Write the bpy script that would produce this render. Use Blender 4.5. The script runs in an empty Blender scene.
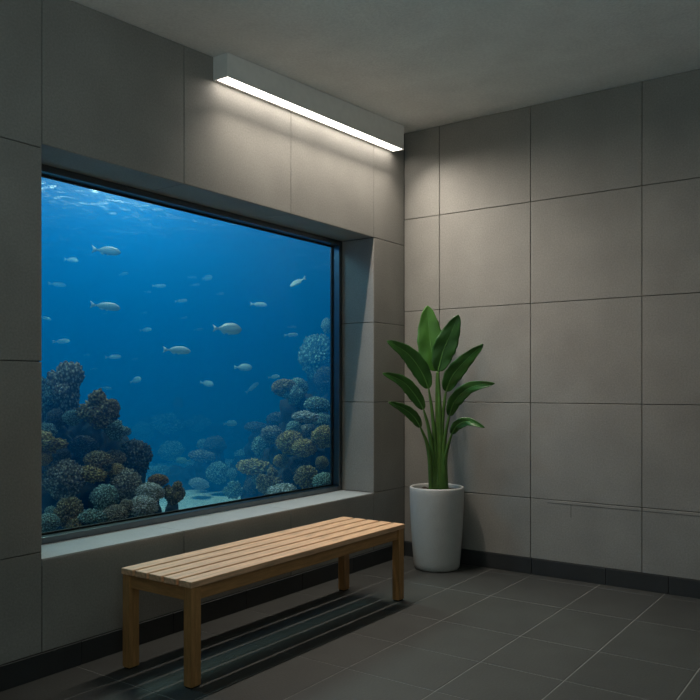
import bpy, bmesh, math, random
from mathutils import Vector, Matrix, noise
random.seed(7)
P_TANK, P_SIDE, P_SUN, P_BEAM, P_UP, P_STRIP = 390, 190, 1.2, 23, 38, 9.0
S = bpy.context.scene
COL = S.collection

# ------------------------------------------------------------------ camera
F = 780.4; YAW = 0.61812; HOR = 386.9
CAM = Vector((-4.747, -2.902, 1.197))
FW = Vector((math.cos(YAW), math.sin(YAW), 0)); RT = Vector((math.sin(YAW), -math.cos(YAW), 0)); UP = Vector((0, 0, 1))
def at(px, py, depth):
    """world point seen at a place of the 700 px frame, at a distance along the view axis"""
    return CAM + FW * depth + RT * ((px - 350) / F * depth) + UP * ((HOR - py) / F * depth)
cd = bpy.data.cameras.new('camera'); cam = bpy.data.objects.new('camera', cd); COL.objects.link(cam)
cam.location = CAM; cam.rotation_euler = (math.pi / 2, 0, YAW - math.pi / 2)
cd.sensor_width = 36; cd.lens = F / 700 * 36; cd.shift_y = (HOR - 350) / 700; cd.clip_end = 200
S.camera = cam

# ------------------------------------------------------------------ helpers
def link(name, bm, mats, parent=None, smooth=False):
    me = bpy.data.meshes.new(name); bm.normal_update(); bm.to_mesh(me); bm.free()
    for m in (mats if isinstance(mats, (list, tuple)) else [mats]): me.materials.append(m)
    if smooth:
        for p in me.polygons: p.use_smooth = True
    o = bpy.data.objects.new(name, me); COL.objects.link(o)
    if parent: o.parent = parent
    return o
def tag(o, label, cat, group=None, kind=None):
    o['label'] = label; o['category'] = cat
    if group: o['group'] = group
    if kind: o['kind'] = kind
    return o
def struct(o): o['kind'] = 'structure'; return o
def empty(name, loc, rz=0):
    o = bpy.data.objects.new(name, None); o.empty_display_size = .1; COL.objects.link(o)
    o.location = loc; o.rotation_euler = (0, 0, rz); return o
def box(bm, a, b, bev=0, mi=0):
    x0, y0, z0 = a; x1, y1, z1 = b
    vs = [bm.verts.new(v) for v in ((x0,y0,z0),(x1,y0,z0),(x1,y1,z0),(x0,y1,z0),(x0,y0,z1),(x1,y0,z1),(x1,y1,z1),(x0,y1,z1))]
    fs = [bm.faces.new([vs[i] for i in q]) for q in ((3,2,1,0),(4,5,6,7),(0,1,5,4),(1,2,6,5),(2,3,7,6),(3,0,4,7))]
    for f in fs: f.material_index = mi
    if bev:
        es = list({e for f in fs for e in f.edges})
        r = bmesh.ops.bevel(bm, geom=es, offset=bev, segments=2, affect='EDGES', profile=.5)
        for f in r['faces']: f.material_index = mi
def hexa(bm, pts, mi=0):
    vs = [bm.verts.new(p) for p in pts]
    for q in ((3,2,1,0),(4,5,6,7),(0,1,5,4),(1,2,6,5),(2,3,7,6),(3,0,4,7)):
        bm.faces.new([vs[i] for i in q]).material_index = mi
def tile(bm, c, n, gap=.0019, th=.008, ch=.0018, mi=0):
    """a thin chamfered tile; c = four corners in order (counter-clockwise seen from the front), n = front normal. The front face lies in the corner plane"""
    c = [Vector(v) for v in c]; n = Vector(n)
    def inset(d):
        out = []
        for i in range(4):
            a = (c[(i+1) % 4] - c[i]).normalized(); b = (c[(i-1) % 4] - c[i]).normalized()
            out.append(c[i] + (a + b) * d)
        return out
    o1 = [v - n * th for v in inset(gap)]; o2 = [v - n * ch for v in inset(gap)]; o3 = inset(gap + ch)
    R = [[bm.verts.new(v) for v in r] for r in (o1, o2, o3)]
    for k in (0, 1):
        for i in range(4):
            bm.faces.new([R[k][i], R[k][(i+1) % 4], R[k+1][(i+1) % 4], R[k+1][i]]).material_index = mi
    bm.faces.new(R[2]).material_index = mi
def tube(bm, pts, rad, seg=10, cap=True, flat=1.0):
    pts = [Vector(p) for p in pts]; rings = []
    ref = Vector((0, 0, 1))
    for i, p in enumerate(pts):
        t = (pts[min(i+1, len(pts)-1)] - pts[max(i-1, 0)]).normalized()
        a = t.cross(ref)
        if a.length < 1e-3: a = t.cross(Vector((1, 0, 0)))
        a.normalize(); b = t.cross(a)
        r = rad[i] if isinstance(rad, (list, tuple)) else rad
        rings.append([bm.verts.new(p + (a * math.cos(k*2*math.pi/seg) + b * math.sin(k*2*math.pi/seg) * flat) * r) for k in range(seg)])
    for i in range(len(rings)-1):
        for k in range(seg):
            bm.faces.new([rings[i][k], rings[i][(k+1) % seg], rings[i+1][(k+1) % seg], rings[i+1][k]])
    if cap: bm.faces.new(rings[0][::-1]); bm.faces.new(rings[-1])
def lathe(bm, prof, seg=48, mi=0):
    rings = [[bm.verts.new((r*math.cos(k*2*math.pi/seg), r*math.sin(k*2*math.pi/seg), z)) for k in range(seg)] for r, z in prof]
    for i in range(len(rings)-1):
        for k in range(seg):
            bm.faces.new([rings[i][k], rings[i][(k+1) % seg], rings[i+1][(k+1) % seg], rings[i+1][k]]).material_index = mi
    bm.faces.new(rings[0][::-1]); bm.faces.new(rings[-1])
def spline(pts, n):
    """Catmull-Rom through the points"""
    P = [pts[0]] + list(pts) + [pts[-1]]; out = []
    m = len(pts) - 1
    for j in range(n + 1):
        u = j / n * m; i = min(int(u), m - 1); t = u - i
        a, b, c, d = P[i], P[i+1], P[i+2], P[i+3]
        out.append(.5 * ((2*b) + (c - a)*t + (2*a - 5*b + 4*c - d)*t*t + (3*b - a - 3*c + d)*t**3))
    return out

# ------------------------------------------------------------------ materials
def mat(name, col, rough=.6, var=.0, scale=8, bump=0, bscale=80, metal=0, spec=.5, stretch=(1,1,1), var2=0, scale2=120, col2=None):
    m = bpy.data.materials.new(name); m.use_nodes = True; nt = m.node_tree; N = nt.nodes; L = nt.links
    b = N['Principled BSDF']; b.inputs['Roughness'].default_value = rough; b.inputs['Metallic'].default_value = metal
    b.inputs['Specular IOR Level'].default_value = spec
    tc = N.new('ShaderNodeTexCoord'); mp = N.new('ShaderNodeMapping'); mp.inputs['Scale'].default_value = stretch
    L.new(tc.outputs['Object'], mp.inputs['Vector'])
    c = N.new('ShaderNodeRGB'); c.outputs[0].default_value = (*col, 1); cur = c.outputs[0]
    def mul(sc, amt, det):
        nonlocal cur
        nz = N.new('ShaderNodeTexNoise'); nz.inputs['Scale'].default_value = sc; nz.inputs['Detail'].default_value = det
        L.new(mp.outputs[0], nz.inputs['Vector'])
        mr = N.new('ShaderNodeMapRange'); mr.inputs[1].default_value = .3; mr.inputs[2].default_value = .7
        L.new(nz.outputs['Fac'], mr.inputs[0])
        if col2:
            mx = N.new('ShaderNodeMix'); mx.data_type = 'RGBA'; L.new(mr.outputs[0], mx.inputs[0])
            L.new(cur, mx.inputs[6]); mx.inputs[7].default_value = (*col2, 1)
        else:
            mr.inputs[3].default_value = 1 - amt; mr.inputs[4].default_value = 1 + amt
            mx = N.new('ShaderNodeMix'); mx.data_type = 'RGBA'; mx.blend_type = 'MULTIPLY'; mx.inputs[0].default_value = 1
            L.new(cur, mx.inputs[6]); L.new(mr.outputs[0], mx.inputs[7])
        cur = mx.outputs[2]
    if var: mul(scale, var, 5)
    if var2:
        k = col2; col2 = None; mul(scale2, var2, 2); col2 = k
    L.new(cur, b.inputs['Base Color'])
    if bump:
        nz = N.new('ShaderNodeTexNoise'); nz.inputs['Scale'].default_value = bscale; nz.inputs['Detail'].default_value = 3
        L.new(mp.outputs[0], nz.inputs['Vector'])
        bp = N.new('ShaderNodeBump'); bp.inputs['Strength'].default_value = bump; bp.inputs['Distance'].default_value = .004
        L.new(nz.outputs['Fac'], bp.inputs['Height']); L.new(bp.outputs[0], b.inputs['Normal'])
    return m
M = {}
M['wall'] = mat('wall_tile_stone', (.295, .285, .262), .62, .10, 3.2, .25, 160, var2=.10, scale2=110)
M['grout'] = mat('wall_grout', (.10, .098, .092), .9, .1, 30)
M['floor'] = mat('floor_tile_slate', (.044, .046, .043), .6, .14, 4, .25, 120, var2=.12, scale2=90)
M['fgrout'] = mat('floor_grout', (.21, .21, .20), .9, .1, 40)
M['base'] = mat('baseboard_tile', (.035, .038, .04), .45, .12, 6, .15, 120)
M['ceil'] = mat('ceiling_plaster', (.86, .865, .84), .9, .05, 4, .55, 95, var2=.06, scale2=75)
M['sill'] = mat('sill_stone', (.40, .41, .415), .55, .06, 6, .15, 140, var2=.07, scale2=120)
M['frame'] = mat('window_frame_metal', (.17, .19, .205), .30, .05, 10, metal=.92)
M['gasket'] = mat('window_gasket', (.008, .009, .01), .6, .05, 10)
M['lamp'] = mat('lamp_housing_metal', (.88, .88, .85), .5, .03, 20, .05, 200)
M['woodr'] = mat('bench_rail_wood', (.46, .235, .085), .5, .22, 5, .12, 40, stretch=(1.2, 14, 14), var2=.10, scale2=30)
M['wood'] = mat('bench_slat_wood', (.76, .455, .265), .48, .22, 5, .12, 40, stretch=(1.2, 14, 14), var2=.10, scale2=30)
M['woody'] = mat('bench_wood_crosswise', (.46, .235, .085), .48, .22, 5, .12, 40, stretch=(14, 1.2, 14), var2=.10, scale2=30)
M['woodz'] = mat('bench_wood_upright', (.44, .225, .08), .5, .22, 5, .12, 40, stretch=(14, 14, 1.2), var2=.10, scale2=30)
M['rubber'] = mat('foot_rubber', (.012, .011, .010), .8, .05, 30)
M['pot'] = mat('pot_ceramic', (.56, .56, .54), .55, .04, 12, .25, 90, var2=.05, scale2=140)
M['soil'] = mat('potting_soil', (.035, .022, .013), .95, .35, 30, .9, 60)
M['leaf'] = mat('leaf_green', (.036, .130, .020), .38, .22, 9, .12, 60)
M['leaf_lit'] = mat('leaf_lit_green', (.066, .20, .028), .38, .18, 9, .12, 60)  # paler copy of the leaf green, light on the tallest leaf put into colour
M['rib'] = mat('leaf_midrib', (.12, .30, .06), .45, .1, 20)
M['stem'] = mat('stem_green', (.075, .17, .03), .45, .25, 14, .1, 60)
M['sand'] = mat('reef_sand', (.86, .82, .72), .9, .12, 3, .8, 30, var2=.15, scale2=22)
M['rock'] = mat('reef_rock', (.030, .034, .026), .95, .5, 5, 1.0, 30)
M['fish'] = mat('fish_silver', (.52, .60, .52), .42, .10, 20)
M['fishb'] = mat('fish_yellow_green', (.42, .48, .16), .45, .12, 20)
M['eye'] = mat('fish_eye', (.01, .01, .01), .2)
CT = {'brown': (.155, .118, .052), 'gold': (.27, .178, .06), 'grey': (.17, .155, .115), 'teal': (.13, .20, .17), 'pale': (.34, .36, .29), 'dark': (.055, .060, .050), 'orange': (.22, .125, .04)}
def coral_mat(name, c):
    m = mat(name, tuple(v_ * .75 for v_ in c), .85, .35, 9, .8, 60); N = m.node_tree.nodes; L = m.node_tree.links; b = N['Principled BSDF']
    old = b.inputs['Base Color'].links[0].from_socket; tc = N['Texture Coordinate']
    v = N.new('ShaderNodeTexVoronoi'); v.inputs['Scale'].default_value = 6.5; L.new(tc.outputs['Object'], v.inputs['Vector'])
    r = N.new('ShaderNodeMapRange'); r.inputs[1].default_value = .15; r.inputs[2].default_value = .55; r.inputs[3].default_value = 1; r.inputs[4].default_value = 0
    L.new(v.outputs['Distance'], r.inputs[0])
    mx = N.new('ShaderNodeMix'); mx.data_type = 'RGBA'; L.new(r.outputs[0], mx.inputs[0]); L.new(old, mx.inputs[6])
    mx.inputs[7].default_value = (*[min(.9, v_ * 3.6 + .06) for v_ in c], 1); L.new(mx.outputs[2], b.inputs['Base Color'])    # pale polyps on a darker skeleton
    return m
for k, c in CT.items(): M['c_' + k] = coral_mat('coral_' + k, c)

def emis(name, col, st):
    m = bpy.data.materials.new(name); m.use_nodes = True; N = m.node_tree.nodes; L = m.node_tree.links
    N.clear(); o = N.new('ShaderNodeOutputMaterial'); e = N.new('ShaderNodeEmission')
    e.inputs[0].default_value = (*col, 1); e.inputs[1].default_value = st; L.new(e.outputs[0], o.inputs[0]); return m
M['tube'] = emis('lamp_diffuser_light', (1, .91, .80), P_STRIP)

def glass_mat():
    m = bpy.data.materials.new('viewing_pane_acrylic'); m.use_nodes = True; N = m.node_tree.nodes; L = m.node_tree.links
    N.clear(); o = N.new('ShaderNodeOutputMaterial'); mx = N.new('ShaderNodeMixShader')
    t = N.new('ShaderNodeBsdfTransparent'); t.inputs[0].default_value = (.97, .985, .99, 1)
    g = N.new('ShaderNodeBsdfGlossy'); g.inputs['Roughness'].default_value = .02
    f = N.new('ShaderNodeFresnel'); f.inputs[0].default_value = 1.08
    L.new(f.outputs[0], mx.inputs[0]); L.new(t.outputs[0], mx.inputs[1]); L.new(g.outputs[0], mx.inputs[2]); L.new(mx.outputs[0], o.inputs[0]); return m
M['glass'] = glass_mat()

SC = (0.0, .070, .19); AB = (.40, .205, .125)
def water_mat():
    m = bpy.data.materials.new('sea_water'); m.use_nodes = True; N = m.node_tree.nodes; L = m.node_tree.links
    N.clear(); o = N.new('ShaderNodeOutputMaterial'); ad = N.new('ShaderNodeAddShader')
    s = N.new('ShaderNodeVolumeScatter'); k = max(SC); s.inputs['Color'].default_value = (*[c/k for c in SC], 1); s.inputs['Density'].default_value = k
    a = N.new('ShaderNodeVolumeAbsorption'); D = 1.0
    a.inputs['Color'].default_value = (*[1 - c/D for c in AB], 1); a.inputs['Density'].default_value = D
    L.new(s.outputs[0], ad.inputs[0]); L.new(a.outputs[0], ad.inputs[1]); L.new(ad.outputs[0], o.inputs['Volume']); return m
M['water'] = water_mat()
def surface_mat():
    m = bpy.data.materials.new('water_surface_glints'); m.use_nodes = True; N = m.node_tree.nodes; L = m.node_tree.links
    N.clear(); o = N.new('ShaderNodeOutputMaterial'); mx = N.new('ShaderNodeMixShader')
    t = N.new('ShaderNodeBsdfTransparent'); tr = N.new('ShaderNodeBsdfTranslucent'); tr.inputs[0].default_value = (.9, .95, .95, 1)
    tc = N.new('ShaderNodeTexCoord'); mp = N.new('ShaderNodeMapping'); mp.inputs['Rotation'].default_value = (0, 0, -.95); mp.inputs['Scale'].default_value = (1.0, 2.1, 1)
    mp.vector_type = 'TEXTURE'; mp.inputs['Scale'].default_value = (1.0, .8, 1)
    n1 = N.new('ShaderNodeTexNoise'); n1.inputs['Scale'].default_value = 6.0; n1.inputs['Detail'].default_value = 5; n1.inputs['Distortion'].default_value = 1.2
    L.new(tc.outputs['Object'], mp.inputs[0]); L.new(mp.outputs[0], n1.inputs['Vector'])
    r = N.new('ShaderNodeMapRange'); r.inputs[1].default_value = .54; r.inputs[2].default_value = .70; r.inputs[3].default_value = .02; r.inputs[4].default_value = .20  # pale noise streaks stand in for light glinting on the waves
    L.new(n1.outputs['Fac'], r.inputs[0]); L.new(r.outputs[0], mx.inputs[0]); L.new(t.outputs[0], mx.inputs[1]); L.new(tr.outputs[0], mx.inputs[2]); L.new(mx.outputs[0], o.inputs[0]); return m
M['surf'] = surface_mat()

# ------------------------------------------------------------------ the room
X0, Y0 = -5.6, -3.8                         # far ends of the room behind the viewer
CS = .055                                   # the ceiling falls away from the corner
H = lambda x: 3.0 + CS * x
WX0, WX1, WZ0, WZ1 = -2.859, -.39, .487, 2.2 # window opening
WD = .264                                   # recess depth
BT = .008                                   # tile thickness
BH = .10                                    # baseboard height

# left wall (plane y = 0) with the window opening
bm = bmesh.new()
def slab(x0, x1, z0, z1, sl=False):
    a, b = (H(x0), H(x1)) if sl else (z1, z1)
    hexa(bm, [(x0,BT,z0),(x1,BT,z0),(x1,.345,z0),(x0,.345,z0),(x0,BT,a),(x1,BT,b),(x1,.345,b),(x0,.345,a)], 1)
slab(X0, WX0 - BT, 0, 3, True); slab(WX1 + BT, .2, 0, 3, True)
slab(WX0 - BT, WX1 + BT, 0, WZ0 - .03); slab(WX0 - BT, WX1 + BT, WZ1 + BT, 3, True)
NL = (0, -1, 0)
def tl(x0, x1, z0, z1):
    a, b = (H(x0), H(x1)) if z1 is None else (z1, z1)
    tile(bm, [(x0,0,z0),(x1,0,z0),(x1,0,b),(x0,0,a)], NL)
xs_above = [WX0, -2.08, -1.256, -.39]
for a, b in ((X0, -5.0), (-5.0, -4.3), (-4.3, -3.58), (-3.58, WX0)):
    for z0, z1 in ((BH, .515), (.515, 1.302), (1.302, 2.182), (2.182, None)): tl(a, b, z0, z1)
for a, b in zip(xs_above, xs_above[1:]):
    tl(a, b, WZ1, None); tl(a, b, BH, WZ0 - .004)
    tile(bm, [(a,0,WZ1),(a,WD,WZ1),(b,WD,WZ1),(b,0,WZ1)], (0, 0, -1))       # soffit
for z0, z1 in ((BH, .487), (.487, 1.094), (1.094, 1.632), (1.632, 2.2), (2.2, None)): tl(WX1, 0, z0, z1)
for z0, z1 in ((WZ0, 1.094), (1.094, 1.632), (1.632, WZ1)):
    tile(bm, [(WX1,0,z0),(WX1,0,z1),(WX1,WD,z1),(WX1,WD,z0)], (-1, 0, 0))
for z0, z1 in ((WZ0, 1.302), (1.302, WZ1)):
    tile(bm, [(WX0,0,z0),(WX0,WD,z0),(WX0,WD,z1),(WX0,0,z1)], (1, 0, 0))
struct(link('wall_left', bm, [M['wall'], M['grout']]))

# sill slab
bm = bmesh.new()
for a, b in ((WX0, -2.08), (-2.08, -1.256), (-1.256, WX1)):
    box(bm, (a + .001, .001, WZ0 - .03), (b - .001, WD, WZ0), .0015)
struct(link('trim_1', bm, M['sill']))

# right wall (plane x = 0)
bm = bmesh.new()
hexa(bm, [(BT,Y0,0),(.2,Y0,0),(.2,BT,0),(BT,BT,0),(BT,Y0,3),(.2,Y0,3.0),(.2,BT,3.0),(BT,BT,3)], 1)
ys = [0, -.284, -.946, -1.639, -2.32, -3.0, Y0]
for j, (a, b) in enumerate(zip(ys, ys[1:])):
    for z0, z1 in ((BH, .485), (.485, 1.094), (1.094, 1.731), (1.731, 2.383), (2.383, 3.0)):
        tile(bm, [(0,a,z0),(0,b,z0),(0,b,z1),(0,a,z1)], (-1,0,0))
box(bm, (-.0010, -1.2125, .385), (.001, -1.2095, .463), 0, 1)      # odd extra joint in the low row of tiles
for a, b in ((-1.06, -1.639), (-1.642, -2.318), (-2.322, -2.998)): box(bm, (-.0010, b, .463), (.001, a, .4665), 0, 1)
struct(link('wall_right', bm, [M['wall'], M['grout']]))

for nm, a, b in (('wall_front', (X0 - .15, Y0 - .15, 0), (.2, Y0, 3.1)), ('wall_back', (X0 - .15, Y0, 0), (X0, .42, 3.1))):
    bm = bmesh.new(); box(bm, a, b); struct(link(nm, bm, M['wall']))
bm = bmesh.new()
xa, xb = X0 - .15, .2
hexa(bm, [(xa,Y0-.15,H(xa)),(xb,Y0-.15,H(xb)),(xb,.42,H(xb)),(xa,.42,H(xa)),(xa,Y0-.15,3.3),(xb,Y0-.15,3.3),(xb,.42,3.3),(xa,.42,3.3)])
struct(link('ceiling', bm, M['ceil']))
# floor
bm = bmesh.new()
box(bm, (X0 - .15, Y0 - .15, -.2), (.2, .42, -.0014), 0, 1)
fx = [X0, -5.2, -4.7, -4.2, -3.7, -3.2, -2.70, -2.05, -1.65, -1.22, -.64, -.10, 0]
fy = [0, -.28, -.688, -.965, -1.395, -1.77, -2.19, -2.6, -3.0, -3.4, Y0]
for a, b in zip(fx, fx[1:]):
    for c, d in zip(fy, fy[1:]):
        tile(bm, [(a,d,0),(b,d,0),(b,c,0),(a,c,0)], (0,0,1), .0026, .008, .0010)
struct(link('floor', bm, [M['floor'], M['fgrout']]))
# baseboards
bm = bmesh.new(); bx = [X0, -4.4, -3.5, -2.677, -2.16, -1.643, -1.164, -.64, -.012]
for a, b in zip(bx, bx[1:]): box(bm, (a + .0015, -.012, .0005), (b - .0015, 0, BH), .0015)
struct(link('baseboard_left', bm, M['base']))
bm = bmesh.new(); by = [0, -.46, -.956, -1.428, -1.79, -2.3, -2.8, -3.3, Y0]
for a, b in zip(by, by[1:]): box(bm, (-.012, b + .0015, .0005), (0, a - .0015, BH), .0015)
struct(link('baseboard_right', bm, M['base']))

# window: frame, gasket, pane
win = struct(empty('window_1', ((WX0 + WX1) / 2, WD, WZ0)))
def ring(name, w_out, w_in, y0, y1, m, bev=.002):
    bm = bmesh.new()
    x0, x1, z0, z1 = WX0 + w_out, WX1 - w_out, WZ0 + w_out, WZ1 - w_out; w = w_in - w_out
    box(bm, (x0, y0, z0), (x1, y1, z0 + w), bev); box(bm, (x0, y0, z1 - w), (x1, y1, z1), bev)
    box(bm, (x0, y0, z0 + w), (x0 + w, y1, z1 - w), bev); box(bm, (x1 - w, y0, z0 + w), (x1, y1, z1 - w), bev)
    o = link(name, bm, m, win); o.matrix_parent_inverse = Matrix.Translation(-win.location); return o
ring('window_frame', .0, .030, WD, .345, M['frame'])
ring('window_gasket', .030, .040, .318, .330, M['gasket'], .001)
bm = bmesh.new(); box(bm, (WX0 + .029, .330, WZ0 + .029), (WX1 - .029, .345, WZ1 - .029))
o = link('window_pane', bm, M['glass'], win); o.matrix_parent_inverse = Matrix.Translation(-win.location)

# ------------------------------------------------------------------ linear lamp
lamp = empty('linear_wall_lamp', (-1.02, 0, 2.8))
inv = Matrix.Translation(-lamp.location)
LX0, LX1, LD = -1.882, -.172, .102
bz = lambda x: 2.773 + (x - LX0) / (LX1 - LX0) * .052
tz = lambda x: H(x) - .003
bm = bmesh.new(); t = .012
def seg(x0, x1, y0, y1, zlo, zhi):
    hexa(bm, [(x0,y0,zlo(x0)),(x1,y0,zlo(x1)),(x1,y1,zlo(x1)),(x0,y1,zlo(x0)),(x0,y0,zhi(x0)),(x1,y0,zhi(x1)),(x1,y1,zhi(x1)),(x0,y1,zhi(x0))])
up = lambda x: bz(x) + .02
seg(LX0, LX1, -LD, -.001, up, tz)
for a in ((LX0, LX1, -LD, -LD + .006), (LX0, LX1, -.020, -.001), (LX0, LX0 + .008, -LD + .006, -.020), (LX1 - .008, LX1, -LD + .006, -.020)):
    seg(*a, bz, up)
bmesh.ops.remove_doubles(bm, verts=bm.verts, dist=1e-6)
o = link('housing', bm, M['lamp'], lamp); o.matrix_parent_inverse = inv
bm = bmesh.new(); lo = lambda x: bz(x) + .003
seg(LX0 + .008, LX1 - .008, -LD + .006, -.020, lo, lambda x: bz(x) + .0195)
o = link('diffuser', bm, M['tube'], lamp); o.matrix_parent_inverse = inv; o['label'] = 'glowing white diffuser strip'
tag(lamp, 'long grey linear lamp glowing white in the wall and ceiling angle above the window', 'lamp')

# ------------------------------------------------------------------ bench
bench = empty('slatted_bench', (-1.80, -.395, 0))
BX0, BX1, BY0, BY1, BZ = -2.604, -.99, -.610, -.182, .427
inv = Matrix.Translation(-bench.location)
def bpart(name, a, b, m, bev=.003, parent=None):
    bm = bmesh.new(); c = [(a[i] + b[i]) / 2 for i in range(3)]
    box(bm, [a[i] - c[i] for i in range(3)], [b[i] - c[i] for i in range(3)], bev)
    o = link(name, bm, m, parent or bench); o.location = c
    if parent: o.location = Vector(c) - parent_c[parent.name]
    else: o.matrix_parent_inverse = inv
    return o
parent_c = {}
n, g = 5, .015; sw = (BY1 - BY0 - g * (n - 1)) / n
for k in range(n):
    y = BY0 + k * (sw + g); bpart('slat', (BX0, y, BZ - .026), (BX1, y + sw, BZ), M['wood'])
lw, ld = .054, .044; zt = BZ - .026
lx = (BX0 + .004, BX1 - .004 - lw); ly = (BY0 + .004, BY1 - .004 - ld)
for x in lx:
    for y in ly:
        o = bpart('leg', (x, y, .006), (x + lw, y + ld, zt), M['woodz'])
        parent_c[o.name] = Vector((x + lw/2, y + ld/2, (.006 + zt)/2))
        f = bpart('foot_pad', (x + .005, y + .005, 0), (x + lw - .005, y + ld - .005, .006), M['rubber'], .001, o); f['label'] = 'dark foot pad'
for y in (ly[0] + .008, ly[1] + ld - .008 - .022):
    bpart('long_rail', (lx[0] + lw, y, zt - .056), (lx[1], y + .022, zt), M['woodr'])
for x in (lx[0] + .008, lx[1] + lw - .008 - .022):
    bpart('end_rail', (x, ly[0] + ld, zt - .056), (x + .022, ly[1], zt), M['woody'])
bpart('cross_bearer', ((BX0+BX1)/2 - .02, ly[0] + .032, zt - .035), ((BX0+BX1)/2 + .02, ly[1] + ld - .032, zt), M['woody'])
tag(bench, 'low slatted light wooden bench on four square legs in front of the aquarium window', 'bench')

# ------------------------------------------------------------------ potted plant
PC = Vector((-.205, -.377, 0)); PD = 5.165
plant = empty('potted_plant', PC); inv = Matrix.Translation(-PC)
bm = bmesh.new()
lathe(bm, [(.128, 0), (.142, .004), (.149, .014), (.153, .04), (.160, .12), (.167, .22), (.173, .32), (.177, .42), (.1785, .50), (.1785, .530), (.176, .538), (.171, .5405), (.166, .538), (.163, .530), (.161, .515), (.160, .49), (.10, .488)])
pot = link('pot', bm, M['pot'], plant, True)
bm = bmesh.new(); rs = []
for i in range(9):
    r = .1575 * i / 8; row = []
    for k in range(40):
        a = k * math.pi / 20; z = .512 + .012 * noise.noise((r*math.cos(a)*22, r*math.sin(a)*22, 3)) + .008 * (1 - i/8)
        row.append(bm.verts.new((r*math.cos(a), r*math.sin(a), z)) if i else None)
    rs.append(row)
c0 = bm.verts.new((0, 0, .521))
for k in range(40): bm.faces.new([c0, rs[1][k], rs[1][(k+1) % 40]])
for i in range(1, 8):
    for k in range(40): bm.faces.new([rs[i][k], rs[i+1][k], rs[i+1][(k+1) % 40], rs[i][(k+1) % 40]])
low = [bm.verts.new((v.co.x, v.co.y, .49)) for v in rs[8]]
for k in range(40): bm.faces.new([rs[8][k], low[k], low[(k+1) % 40], rs[8][(k+1) % 40]])
bm.faces.new(low[::-1])
link('soil', bm, M['soil'], plant, True)
# leaves: (midrib px points, half width px, stem px points, depth at base, depth change to tip, curl, material)
LV = [
 ([(436.8,371),(432,352),(429,328),(427.3,305.5)], 13.5, [(437.5,489),(437.5,440),(437,400),(436.8,371)], 5.20, .02, .55, 'leaf_lit', 'tallest upright leaf, lit on its right half'),
 ([(438.2,371.5),(443,352),(450.5,334),(458.5,315)], 11.5, [(441,489),(440.5,440),(439.5,400),(438.2,371.5)], 5.13, -.06, .5, 'leaf', None),
 ([(428.6,388.5),(421,371),(407,353),(387.2,341)], 9.0, [(435.5,489),(435,450),(432.5,415),(428.6,388.5)], 5.17, -.10, .6, 'leaf', None),
 ([(423.5,409.5),(415,395),(402,381),(382.8,373.3)], 6.8, [(433.5,489),(432.5,455),(428.5,428),(423.5,409.5)], 5.13, -.10, .7, 'leaf', None),
 ([(420.5,427.5),(414,417),(403.5,408.5),(388.5,402.2)], 5.4, [(431.5,489),(430,460),(426.5,442),(420.5,427.5)], 5.09, -.10, .7, 'leaf', None),
 ([(446,391.5),(452,376.5),(465,361),(483.2,344.3)], 8.6, [(442,489),(441.5,450),(443,415),(446,391.5)], 5.14, -.16, .6, 'leaf', None),
 ([(449.3,416),(455,401),(470,387.5),(494.8,383.3)], 6.8, [(444,489),(443.5,460),(445.5,435),(449.3,416)], 5.08, -.22, .7, 'leaf', None),
 ([(451.8,434),(457,425.5),(468,421.5),(484.5,427.5)], 5.0, [(446,489),(445,465),(447,450),(451.8,434)], 5.04, -.16, .7, 'leaf', None),
]
VW = FW
for mid, hw, st, d0, dd, fold, mk, lab in LV:
    # stem from the soil to the leaf base
    rootp = []
    for i, (x, y) in enumerate(st):
        u = i / (len(st) - 1); rootp.append(at(x, y, PD + (d0 - PD) * u) - PC)
    rootp[0].z = .505
    sp = spline(rootp, 22); bm = bmesh.new()
    tube(bm, sp, [.0145 * (1 - u/22) ** .7 + .0052 for u in range(23)], 10)
    stem = link('leaf_stem', bm, M['stem'], plant, True)
    ctrl = [at(x, y, d0 + dd * (i / 3) ** 1.3) - PC for i, (x, y) in enumerate(mid)]
    ml = spline(ctrl, 28); W = hw / F * d0
    bm = bmesh.new(); rows = []; nw = 6
    for i, p in enumerate(ml):
        u = i / 28
        prof = (math.sin(math.pi * min(1, u ** .80)) ** .72) if 0 < u < 1 else 0
        prof = max(prof, .07 if u < .5 else .02)
        t = (ml[min(i+1, 28)] - ml[max(i-1, 0)]).normalized()
        side = t.cross(VW).normalized(); nrm = side.cross(t).normalized()
        if nrm.dot(VW) < 0: nrm = -nrm
        row = []
        for k in range(-nw, nw + 1):
            s = k / nw; w = W * prof * s * (1 + .03 * math.sin(i * 1.3 + (2 if s > 0 else 0)) * abs(s))
            lift = -abs(s) * fold * .32 * W * prof + .004 * math.sin(u * 17 + s * 3) * abs(s) + .25 * W * prof * s * s * fold * .4
            row.append(bm.verts.new(p + side * w + nrm * lift))
        rows.append(row)
    for i in range(28):
        for k in range(2 * nw): bm.faces.new([rows[i][k], rows[i][k+1], rows[i+1][k+1], rows[i+1][k]])
    lf = link('leaf_blade', bm, M[mk], stem, True)
    so = lf.modifiers.new('thickness', 'SOLIDIFY'); so.thickness = .0016; so.offset = 0
    if lab: lf['label'] = lab
    bm = bmesh.new(); tube(bm, ml[:27], [.0042 * (1 - i/27) + .0008 for i in range(27)], 6)
    link('midrib', bm, M['rib'], stem, True)
tag(plant, 'potted broad-leaved green plant in a tall pale tapered pot in the room corner', 'plant')

# ------------------------------------------------------------------ the aquarium
WZ = 2.97
bm = bmesh.new(); box(bm, (-15, .350, -.2), (18, 30, WZ + .03)); wo = link('water', bm, M['water']); struct(wo)
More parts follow.
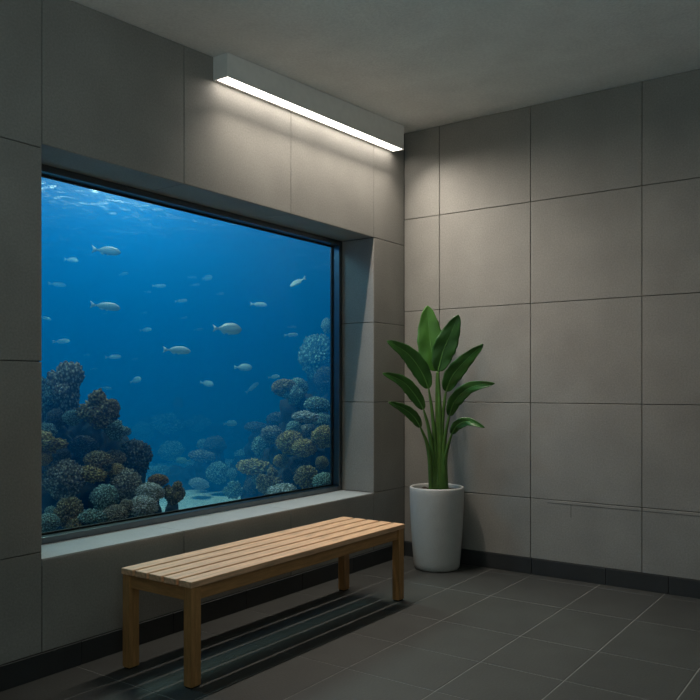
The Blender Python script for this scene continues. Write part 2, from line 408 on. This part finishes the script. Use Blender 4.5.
# sandy bed
bm = bmesh.new(); bmesh.ops.create_grid(bm, x_segments=150, y_segments=150, size=1)
for v in bm.verts:
    v.co.x = v.co.x * 16 + 1.5; v.co.y = .352 + (v.co.y + 1) / 2 * 29
    v.co.z = .09 + .05 * noise.noise((v.co.x * .9, v.co.y * .9, 0)) + .012 * noise.noise((v.co.x * 5, v.co.y * 5, 1))
struct(link('ground_sand', bm, M['sand'], None, True))
# rippled surface overhead
bm = bmesh.new(); bmesh.ops.create_grid(bm, x_segments=220, y_segments=220, size=1)
for v in bm.verts:
    v.co.x = v.co.x * 16 + 1.5; v.co.y = .352 + (v.co.y + 1) / 2 * 29
    v.co.z = WZ - .03 + .035 * noise.noise((v.co.x * 1.7, v.co.y * 1.1, 0)) + .015 * noise.noise((v.co.x * 4, v.co.y * 3, 1))
struct(link('water_surface', bm, M['surf'], None, True))

# coral forms (unit size meshes shared by the copies)
def coral_mesh(kind, seed):
    r = random.Random(seed); bm = bmesh.new()
    lobes = {'dome': [((0, 0, 0), 1)],
             'lobed': [((0, 0, -.15), .72)] + [((.62*math.cos(a), .62*math.sin(a), r.uniform(-.35, .4)), r.uniform(.36, .48)) for a in [k*1.05 + r.uniform(-.2, .2) for k in range(6)]] + [((r.uniform(-.3,.3), r.uniform(-.3,.3), .6), .42)],
             'tower': [((0, 0, -.4), .62), ((.1, .1, .1), .55)] + [((r.uniform(-.5,.5), r.uniform(-.5,.5), z), r.uniform(.40, .50)) for z in (-.6, -.4, -.1, .0, .25, .3, .45, .55, .62)],
             'shelf': [((0, 0, 0), .8), ((.35, .2, .05), .6), ((-.4, -.1, -.02), .6), ((.1, -.4, .02), .55)]}[kind]
    bmesh.ops.create_icosphere(bm, subdivisions=6, radius=1)
    off = Vector((seed * 3.7, seed * 1.3, seed * .7)); cells = {'dome': 5.2, 'lobed': 5.0, 'tower': 5.0, 'shelf': 5.6}[kind]
    for v in bm.verts:
        d = v.co.normalized(); best = .25
        for c, rr in lobes:            # farthest hit of a ray from the middle with the lobes
            c = Vector(c); b = d.dot(c); q = b*b - c.dot(c) + rr*rr
            if q >= 0: best = max(best, b + math.sqrt(q))
        best *= 1 + .09 * noise.noise(d * 2.1 + off)
        p = d * best
        if kind == 'shelf': p.z *= .62
        if p.z < -.35: p.x *= .86; p.y *= .86
        f, _ = noise.voronoi((p * cells) + off + noise.noise_vector(p * 3) * .22)
        e = f[1] - f[0]                # walls of a maze of polyps
        v.co = p + d * (.17 * min(1, e * 1.6) ** .8 + .06 * noise.noise(p * 13) - .10)
    me = bpy.data.meshes.new('coral_' + kind); bm.to_mesh(me); bm.free()
    for p in me.polygons: p.use_smooth = True
    me.materials.append(M['c_brown']); return me
CM = {k: [coral_mesh(k, i + 1) for i in range(n)] for k, n in (('dome', 3), ('lobed', 2), ('tower', 1), ('shelf', 2))}
# (px x, px y, px half width, px half height, distance, form, tone, label)
CORALS = {
 'corals of the near left reef': [
  (67,390,17,23,4.75,'tower','grey','tall knobbly grey coral topping the left reef'),
  (42,401,11,19,4.7,'tower','teal','knobbly grey-green coral cut by the window edge beside the tall coral'),
  (99,411,18,18,4.6,'lobed','brown','big lobed brown coral right of the tall knobbly coral'),
  (112,408,7,8,4.62,'dome','brown','small round knob on the right of the big lobed brown coral'),
  (57,419,9,9,4.65,'dome','dark','dark coral dome below the tall knobbly coral'),
  (72,418,8,7,4.62,'dome','teal','blue-green coral dome under the tall knobbly coral'),
  (46,432,9,8,4.5,'dome','teal','dim blue-green coral above the yellow coral at the window edge'),
  (46,444,17,11,4.3,'lobed','gold','yellow-brown coral at the left window edge halfway up the reef'),
  (44,459,7,6,4.25,'dome','gold','small yellowish coral just below the one at the window edge'),
  (116,431,12,10,4.75,'lobed','teal','grey-green coral hanging below the big lobed brown coral'),
  (135,458,15,16,4.8,'dome','dark','large dark round coral at the right end of the left reef'),
  (98,461,12,9,4.45,'dome','brown','smooth brown coral cap in the middle of the left reef'),
  (90,474,18,10,4.38,'shelf','gold','wide golden coral under the smooth brown cap'),
  (64,480,18,18,4.3,'dome','grey','large grey-brown coral mound at the left near the glass'),
  (114,459,10,8,4.6,'dome','brown','brown coral touching the large dark round coral'),
  (116,471,8,7,4.5,'dome','gold','small yellowish coral between golden shelf and big ribbed mound'),
  (126,485,14,14,4.5,'dome','grey','grey mound coral left of two pale crinkled corals'),
  (105,498,12,12,4.25,'dome','teal','grey-green round coral low in the left reef'),
  (70,513,13,14,4.1,'dome','brown','brown round coral on the bottom row near the left window edge'),
  (47,524,11,9,3.95,'dome','teal','grey-green coral in the bottom left corner of the window'),
  (51,514,6,7,4.15,'dome','teal','dim small coral behind the bottom left corner coral'),
  (92,517,14,9,4.08,'shelf','teal','low pale green coral along the bottom window rail'),
  (115,515,11,9,4.2,'dome','grey','grey-brown coral on the bottom row right of the pale green one'),
  (150,493,12,9,4.45,'dome','pale','upper of the two pale crinkled corals right of the left reef'),
  (143,507,13,10,4.35,'dome','pale','lower of the two pale crinkled corals near the window rail'),
  (158,481,9,6,4.75,'dome','orange','small orange-brown coral cap beside the white sand'),
  (173,494,10,11,4.75,'lobed','brown','brown lobed coral at the edge of the white sand'),
  (77,525,9,8,4.05,'dome','brown','small brown coral under the brown round coral on the bottom row'),
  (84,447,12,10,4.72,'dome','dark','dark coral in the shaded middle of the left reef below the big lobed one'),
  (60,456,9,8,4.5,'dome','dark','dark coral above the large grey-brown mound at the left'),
  (127,507,7,7,4.3,'dome','grey','small grey coral left of the lower pale crinkled coral'),
 ],
 'corals of the right reef': [
  (317,357,16,20,8.9,'dome','teal','big hazy coral dome high on the right reef'),
  (327,326,5,7,8.2,'dome','teal','small hazy coral at the right window frame above the big dome'),
  (325,380,10,12,8.2,'dome','dark','dim coral below the hazy dome at the right frame'),
  (284,388,11,8,6.9,'dome','brown','brown coral cap at the upper left of the right reef'),
  (298,387,9,8,7.0,'dome','teal','grey-green coral right of the upper brown cap'),
  (294,396,9,9,6.85,'lobed','teal','crinkled coral under the upper brown cap'),
  (317,406,12,8,6.7,'dome','teal','grey-green coral under the dim coral at the right frame'),
  (305,417,13,7,6.4,'shelf','pale','pale flat-topped coral in the middle of the right reef'),
  (294,430,7,8,6.6,'dome','teal','small grey-green coral at the left foot of the pale flat-topped coral'),
  (323,422,8,8,6.6,'dome','teal','dim coral right of the pale flat-topped coral'),
  (273,435,11,8,6.9,'dome','grey','grey-brown coral left of the golden pair'),
  (290,443,12,11,6.3,'dome','gold','upper of the golden coral pair in the right reef'),
  (304,448,11,8,6.2,'dome','gold','lower of the golden coral pair in the right reef'),
  (324,437,11,10,6.2,'dome','gold','yellow-brown coral against the right window frame'),
  (281,461,7,6,6.3,'dome','gold','small yellow coral below the golden pair'),
  (253,467,16,9,6.6,'shelf','gold','wide yellow-brown coral at the left end of the right reef'),
  (269,483,12,13,6.1,'lobed','brown','brown branching coral on the sand at the foot of the right reef'),
  (283,491,15,8,5.8,'shelf','pale','low pale green coral at the bottom of the right reef'),
  (307,478,11,11,5.9,'dome','brown','brown coral above the bottom rail right of the pale green coral'),
  (324,483,10,9,5.75,'dome','teal','dim grey-green coral in the bottom right window corner'),
  (322,463,6,6,6.0,'dome','brown','small brown coral close to the right window frame'),
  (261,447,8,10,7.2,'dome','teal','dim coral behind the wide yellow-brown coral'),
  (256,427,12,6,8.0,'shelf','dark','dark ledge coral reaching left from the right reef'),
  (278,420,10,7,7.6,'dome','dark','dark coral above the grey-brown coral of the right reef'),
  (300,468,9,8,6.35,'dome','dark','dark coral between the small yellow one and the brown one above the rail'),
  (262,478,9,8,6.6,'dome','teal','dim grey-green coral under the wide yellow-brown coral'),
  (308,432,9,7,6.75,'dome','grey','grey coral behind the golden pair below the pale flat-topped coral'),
  (300,402,10,8,7.1,'lobed','dark','dark lumpy coral behind the pale flat-topped coral'),
  (234,490,9,9,7.0,'lobed','teal','grey-green coral on the sand left of the right reef'),
  (252,487,7,8,6.9,'dome','dark','dark small coral between sand coral and brown branching coral'),
 ],
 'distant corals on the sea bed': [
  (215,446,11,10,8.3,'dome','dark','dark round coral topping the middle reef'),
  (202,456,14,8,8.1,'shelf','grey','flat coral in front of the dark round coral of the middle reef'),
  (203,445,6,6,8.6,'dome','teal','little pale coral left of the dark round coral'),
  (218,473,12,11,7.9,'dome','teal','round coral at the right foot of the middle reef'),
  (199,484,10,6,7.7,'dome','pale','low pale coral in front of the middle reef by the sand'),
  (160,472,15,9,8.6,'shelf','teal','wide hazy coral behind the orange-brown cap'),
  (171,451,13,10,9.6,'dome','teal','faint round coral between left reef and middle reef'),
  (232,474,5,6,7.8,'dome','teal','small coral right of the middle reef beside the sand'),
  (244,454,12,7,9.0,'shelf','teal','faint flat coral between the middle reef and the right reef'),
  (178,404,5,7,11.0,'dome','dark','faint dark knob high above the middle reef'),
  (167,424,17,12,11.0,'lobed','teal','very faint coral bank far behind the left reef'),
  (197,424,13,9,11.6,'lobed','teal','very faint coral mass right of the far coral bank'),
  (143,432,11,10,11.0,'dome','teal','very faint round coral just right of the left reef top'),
 ]}
first = {}
for grp, lst in CORALS.items():
    for i, (x, y, rx, rz, d, form, tone, lab) in enumerate(lst):
        me = CM[form][i % len(CM[form])]
        nm = 'coral_colony' if form in ('dome', 'lobed') else 'coral_tower' if form == 'tower' else 'shelf_coral'
        if form not in first: first[form] = o = bpy.data.objects.new(nm, me)
        else: o = first[form].copy(); o.data = me; o.name = nm
        COL.objects.link(o)
        o.location = at(x, y, d); k = d / F * (1.0 if 'distant' in grp else 1.14)
        o.scale = (rx * k, rx * k, rz * k * (1.45 if form == 'shelf' else 1)); o.rotation_euler = (random.uniform(-.15, .15), random.uniform(-.15, .15), i * 2.4)
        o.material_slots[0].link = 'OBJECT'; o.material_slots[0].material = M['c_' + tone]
        tag(o, lab, 'coral', grp)

def rock(name, blobs, label):
    bm = bmesh.new()
    for x, y, r, d in blobs:
        c = at(x, y, d); R = r * d / F; zb = -.02; top = c.z + R
        hz = (top - zb) / 2; cz = (top + zb) / 2
        t = bmesh.new(); bmesh.ops.create_icosphere(t, subdivisions=5, radius=1)
        vm = {}
        for v in t.verts:
            n = v.co.copy(); w = R * (1 + .35 * max(0, -n.z))
            p = Vector((c.x + n.x * w, c.y + n.y * w, cz + n.z * hz))
            p += n * (R * .42 * noise.noise(p * 5.5) + R * .30 * noise.noise(p * 13) + R * .14 * noise.noise(p * 30))
            vm[v] = bm.verts.new(p)
        for f in t.faces: bm.faces.new([vm[v] for v in f.verts])
        t.free()
    return tag(link(name, bm, M['rock'], None, True), label, 'rock')
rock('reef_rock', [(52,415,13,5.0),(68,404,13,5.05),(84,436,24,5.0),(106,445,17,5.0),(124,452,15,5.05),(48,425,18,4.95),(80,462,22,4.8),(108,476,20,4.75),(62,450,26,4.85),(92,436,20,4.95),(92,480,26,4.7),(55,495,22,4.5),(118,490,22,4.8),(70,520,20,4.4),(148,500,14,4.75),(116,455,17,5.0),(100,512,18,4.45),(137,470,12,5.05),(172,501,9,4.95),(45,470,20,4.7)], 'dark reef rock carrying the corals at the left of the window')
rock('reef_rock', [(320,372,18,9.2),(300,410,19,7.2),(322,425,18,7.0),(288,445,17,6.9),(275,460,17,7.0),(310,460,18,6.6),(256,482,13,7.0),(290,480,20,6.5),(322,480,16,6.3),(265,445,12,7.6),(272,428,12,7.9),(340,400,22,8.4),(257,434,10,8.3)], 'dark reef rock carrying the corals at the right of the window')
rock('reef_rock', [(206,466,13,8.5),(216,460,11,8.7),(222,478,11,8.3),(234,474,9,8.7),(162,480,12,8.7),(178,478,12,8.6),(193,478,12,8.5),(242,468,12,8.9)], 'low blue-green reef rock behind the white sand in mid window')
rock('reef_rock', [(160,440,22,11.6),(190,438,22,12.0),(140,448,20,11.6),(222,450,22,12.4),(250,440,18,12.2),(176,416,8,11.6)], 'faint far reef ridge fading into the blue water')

# ------------------------------------------------------------------ fish
def fish_mesh(deep):
    bm = bmesh.new(); nseg = 14; n = 22
    def prof(u):   # half height along the body, nose at u=0
        return (.5 * deep) * (math.sin(math.pi * min(1, u ** .74 * .97 + .012)) ** .95) + .014 * deep / .3
    rings = []
    for i in range(n + 1):
        u = i / n; h = prof(u); w = h * .5; x = .5 - u * .80; zc = .02 * math.sin(u * 3.14)
        rings.append([bm.verts.new((x, w * math.cos(k*2*math.pi/nseg), zc + h * math.sin(k*2*math.pi/nseg))) for k in range(nseg)])
    for i in range(n):
        for k in range(nseg): bm.faces.new([rings[i][k], rings[i][(k+1) % nseg], rings[i+1][(k+1) % nseg], rings[i+1][k]])
    bm.faces.new(rings[0][::-1]); bm.faces.new(rings[-1])
    def fin(outline, th=.006):
        a = [bm.verts.new((x, th, z)) for x, z in outline]; b = [bm.verts.new((x, -th, z)) for x, z in outline]
        bm.faces.new(a); bm.faces.new(b[::-1])
        for i in range(len(a)): j = (i+1) % len(a); bm.faces.new([a[j], a[i], b[i], b[j]])
    fin([(-.27, .022), (-.36, .05), (-.50, .135), (-.455, .04), (-.435, 0), (-.455, -.045), (-.49, -.125), (-.36, -.05), (-.27, -.022)])
    H2 = .5 * deep
    fin([(.20, H2 * .88), (.10, H2 * 1.18), (-.05, H2 * 1.12), (-.20, H2 * .62), (-.16, H2 * .4), (.05, H2 * .8)], .004)
    fin([(-.02, -H2 * .75), (-.08, -H2 * 1.12), (-.20, -H2 * .60), (-.16, -H2 * .35)], .004)
    fin([(.16, -H2 * .8), (.06, -H2 * 1.22), (.04, -H2 * .8)], .004)
    me = bpy.data.meshes.new('fish'); bm.normal_update(); bm.to_mesh(me); bm.free()
    for p in me.polygons: p.use_smooth = True
    me.materials.append(M['fish']); return me
FM = {'slim': fish_mesh(.245), 'deep': fish_mesh(.36)}
bm = bmesh.new(); bmesh.ops.create_uvsphere(bm, u_segments=10, v_segments=6, radius=.013)
EYE = bpy.data.meshes.new('eye'); bm.to_mesh(EYE); bm.free(); EYE.materials.append(M['eye'])
# (px x, px y, length px, tilt deg (nose up +), facing +1 right / -1 left, turn, distance, form, label)
FISH = [
 (106,251,31,-8,1,.15,5.2,'slim','bright silver fish with forked tail, uppermost of the large ones'),
 (105,306.5,30,-7,1,.1,5.2,'slim','bright silver fish directly below the uppermost large one'),
 (176.5,350.5,29,-4,1,.1,5.3,'slim','pale silver fish in mid window, lowest of the large ones'),
 (227,329,29,-3,1,.05,5.4,'deep','deep-bodied silver fish in the middle right of the water'),
 (71,260,17,-8,1,.4,6.8,'slim','faded fish left of the uppermost large silver fish'),
 (57,284.5,16,-5,1,.4,7.6,'slim','faint fish near the left window edge above halfway'),
 (123.5,274,12,4,1,.5,7.8,'slim','small faint fish right of and below the uppermost large fish'),
 (45,318,12,-16,1,.2,6.8,'slim','fish cut off by the left window edge'),
 (145.5,330,14,3,1,.4,7.2,'slim','small fish right of the second large silver fish'),
 (61,341.5,16,5,1,.4,6.8,'slim','small fish by the left window edge above the tall knobbly coral'),
 (87,355,9,3,1,.4,8.4,'slim','very faint fish between the left edge fish and the small one above the reef'),
 (113,357,15,3,1,.4,6.8,'slim','small fish above the left reef beside the round one'),
 (135.5,380.5,14,14,1,.5,6.6,'deep','roundish fish hovering right of the left reef top'),
 (106,388,11,-8,1,.4,7.4,'slim','faint fish just over the big lobed brown coral'),
 (135,359,9,6,1,.5,8.6,'slim','very faint fish left of the pale silver fish in mid window'),
 (159,286,13,3,1,.4,7.4,'slim','small fish in the upper middle water, right one of two'),
 (147.5,292,9,-4,1,.4,8.2,'slim','tiny fish just left of the small upper middle fish'),
 (181,301,12,7,1,.4,7.2,'slim','small fish below the loose trio in the upper middle'),
 (183,318,10,5,1,.4,8.3,'slim','faint fish above the pale silver fish in mid window'),
 (192,277.5,9,0,1,.4,8.2,'slim','tiny left fish of the loose trio in the upper middle'),
 (207,278,12,4,1,.5,7.4,'deep','largest right fish of the loose trio in the upper middle'),
 (195,285,10,8,1,.5,8.2,'slim','lowest fish of the loose trio in the upper middle'),
 (220,294,9,2,1,.5,8.0,'slim','tiny lone fish right of the upper middle trio'),
 (258.5,304.5,17,-2,1,.3,6.6,'slim','mid-sized fish high in the right half of the water'),
 (298,282,18,-24,-1,.4,6.6,'slim','fish nosing down to the left near the upper right frame'),
 (243,367.5,18,-1,1,.3,6.4,'deep','mid-sized fish below the deep-bodied silver fish'),
 (206.5,383.5,15,-10,1,.3,6.6,'deep','fish nosing down right in the lower middle water'),
 (291,335,14,4,1,.4,7.0,'slim','small fish left of the hazy coral dome on the right'),
 (274,377,13,5,1,.4,7.0,'slim','small fish above the upper brown cap of the right reef'),
 (252,388,16,38,1,.4,8.2,'slim','faint fish swimming steeply upward left of the right reef'),
 (230,423.5,15,4,1,.3,7.8,'deep','blue-green fish above the middle reef'),
 (183.5,460.5,15,3,-1,.2,7.2,'deep','yellow-green fish close in front of the middle reef'),
 (144,313,8,3,1,.4,8.6,'slim','very faint fish between the two upper middle groups'),
 (198.5,329.5,10,6,1,.4,8.5,'slim','faint fish just left of the deep-bodied silver fish'),
 (93.5,369,9,2,1,.4,8.4,'slim','very faint fish right of the tall knobbly coral'),
 (104,313.5,7,-4,1,.4,8.0,'slim','tiny fish right under the belly of the second large silver fish'),
 (292,327,10,-3,1,.4,8.4,'slim','very faint fish above the small one by the hazy coral dome'),
]
f0 = {}
for i, (x, y, ln, tilt, face, turn, d, form, lab) in enumerate(FISH):
    if form not in f0: f0[form] = o = bpy.data.objects.new('fish', FM[form])
    else: o = f0[form].copy(); o.name = 'fish'
    COL.objects.link(o)
    if ln <= 18: d *= 1.26 + .022 * max(0, 16 - ln)
    else: d *= 1.12
    o.location = at(x, y, d); s = ln * d / F / math.cos(turn); o.scale = (s, s, s)
    ang = YAW - math.pi / 2 + (0 if face > 0 else math.pi) + turn * (1 if i % 2 else -1)
    o.rotation_euler = (0, -math.radians(tilt), ang)
    if lab.startswith('yellow-green'):
        o.material_slots[0].link = 'OBJECT'; o.material_slots[0].material = M['fishb']
    tag(o, lab, 'fish', 'fish swimming behind the window')
    if ln > 25:
        for sd in (-1, 1):
            e = bpy.data.objects.new('eye', EYE); COL.objects.link(e); e.parent = o
            e.location = (.405, sd * (.040 if form == 'slim' else .056), .025)

# ------------------------------------------------------------------ light
def lamp_obj(name, kind, loc, energy, col, rot=(0, 0, 0), **kw):
    d = bpy.data.lights.new(name, kind); d.energy = energy; d.color = col
    for k, v in kw.items(): setattr(d, k, v)
    o = bpy.data.objects.new(name, d); COL.objects.link(o); o.location = loc; o.rotation_euler = rot; return o
# sun over the water, plus two added unseen point lights for its glow
lamp_obj('added_light_over_water', 'POINT', at(125, 125, 6.9), P_TANK, (1, .98, .92), shadow_soft_size=.45)  # added to brighten the upper water
lamp_obj('added_light_over_water', 'POINT', (-3.0, 2.5, 3.6), P_SIDE, (.34, .70, 1), shadow_soft_size=.45)  # added to throw blue light into the room
lamp_obj('daylight_over_the_water', 'SUN', (-4, 6, 12), P_SUN, (1, .98, .92), (0, math.radians(-14), 0), angle=.12)
# the lamp's outward beam, and an added unseen cool fill behind the viewer
lamp_obj('linear_lamp_beam', 'AREA', (-1.03, -.088, 2.793), P_BEAM, (1, .90, .78), (math.radians(-29), math.radians(-1.5), 0), shape='RECTANGLE', size=1.66, size_y=.014, spread=math.radians(124))
lamp_obj('added_room_fill', 'AREA', (-5.0, -3.3, 1.0), P_UP, (.72, .94, 1), (math.pi, 0, 0), shape='RECTANGLE', size=.9, size_y=.5)  # added upward fill for the general room light
w = bpy.data.worlds.new('sky'); S.world = w; w.use_nodes = True
w.node_tree.nodes['Background'].inputs[0].default_value = (.30, .62, 1, 1); w.node_tree.nodes['Background'].inputs[1].default_value = .10

S.view_settings.view_transform = 'Standard'; S.view_settings.look = 'None'; S.view_settings.gamma = 1; S.view_settings.exposure = 0
S.view_settings.use_curve_mapping = False
c = S.cycles
c.max_bounces = 10; c.diffuse_bounces = 5; c.volume_bounces = 1; c.transparent_max_bounces = 24
c.caustics_reflective = False; c.caustics_refractive = False; c.sample_clamp_indirect = 6
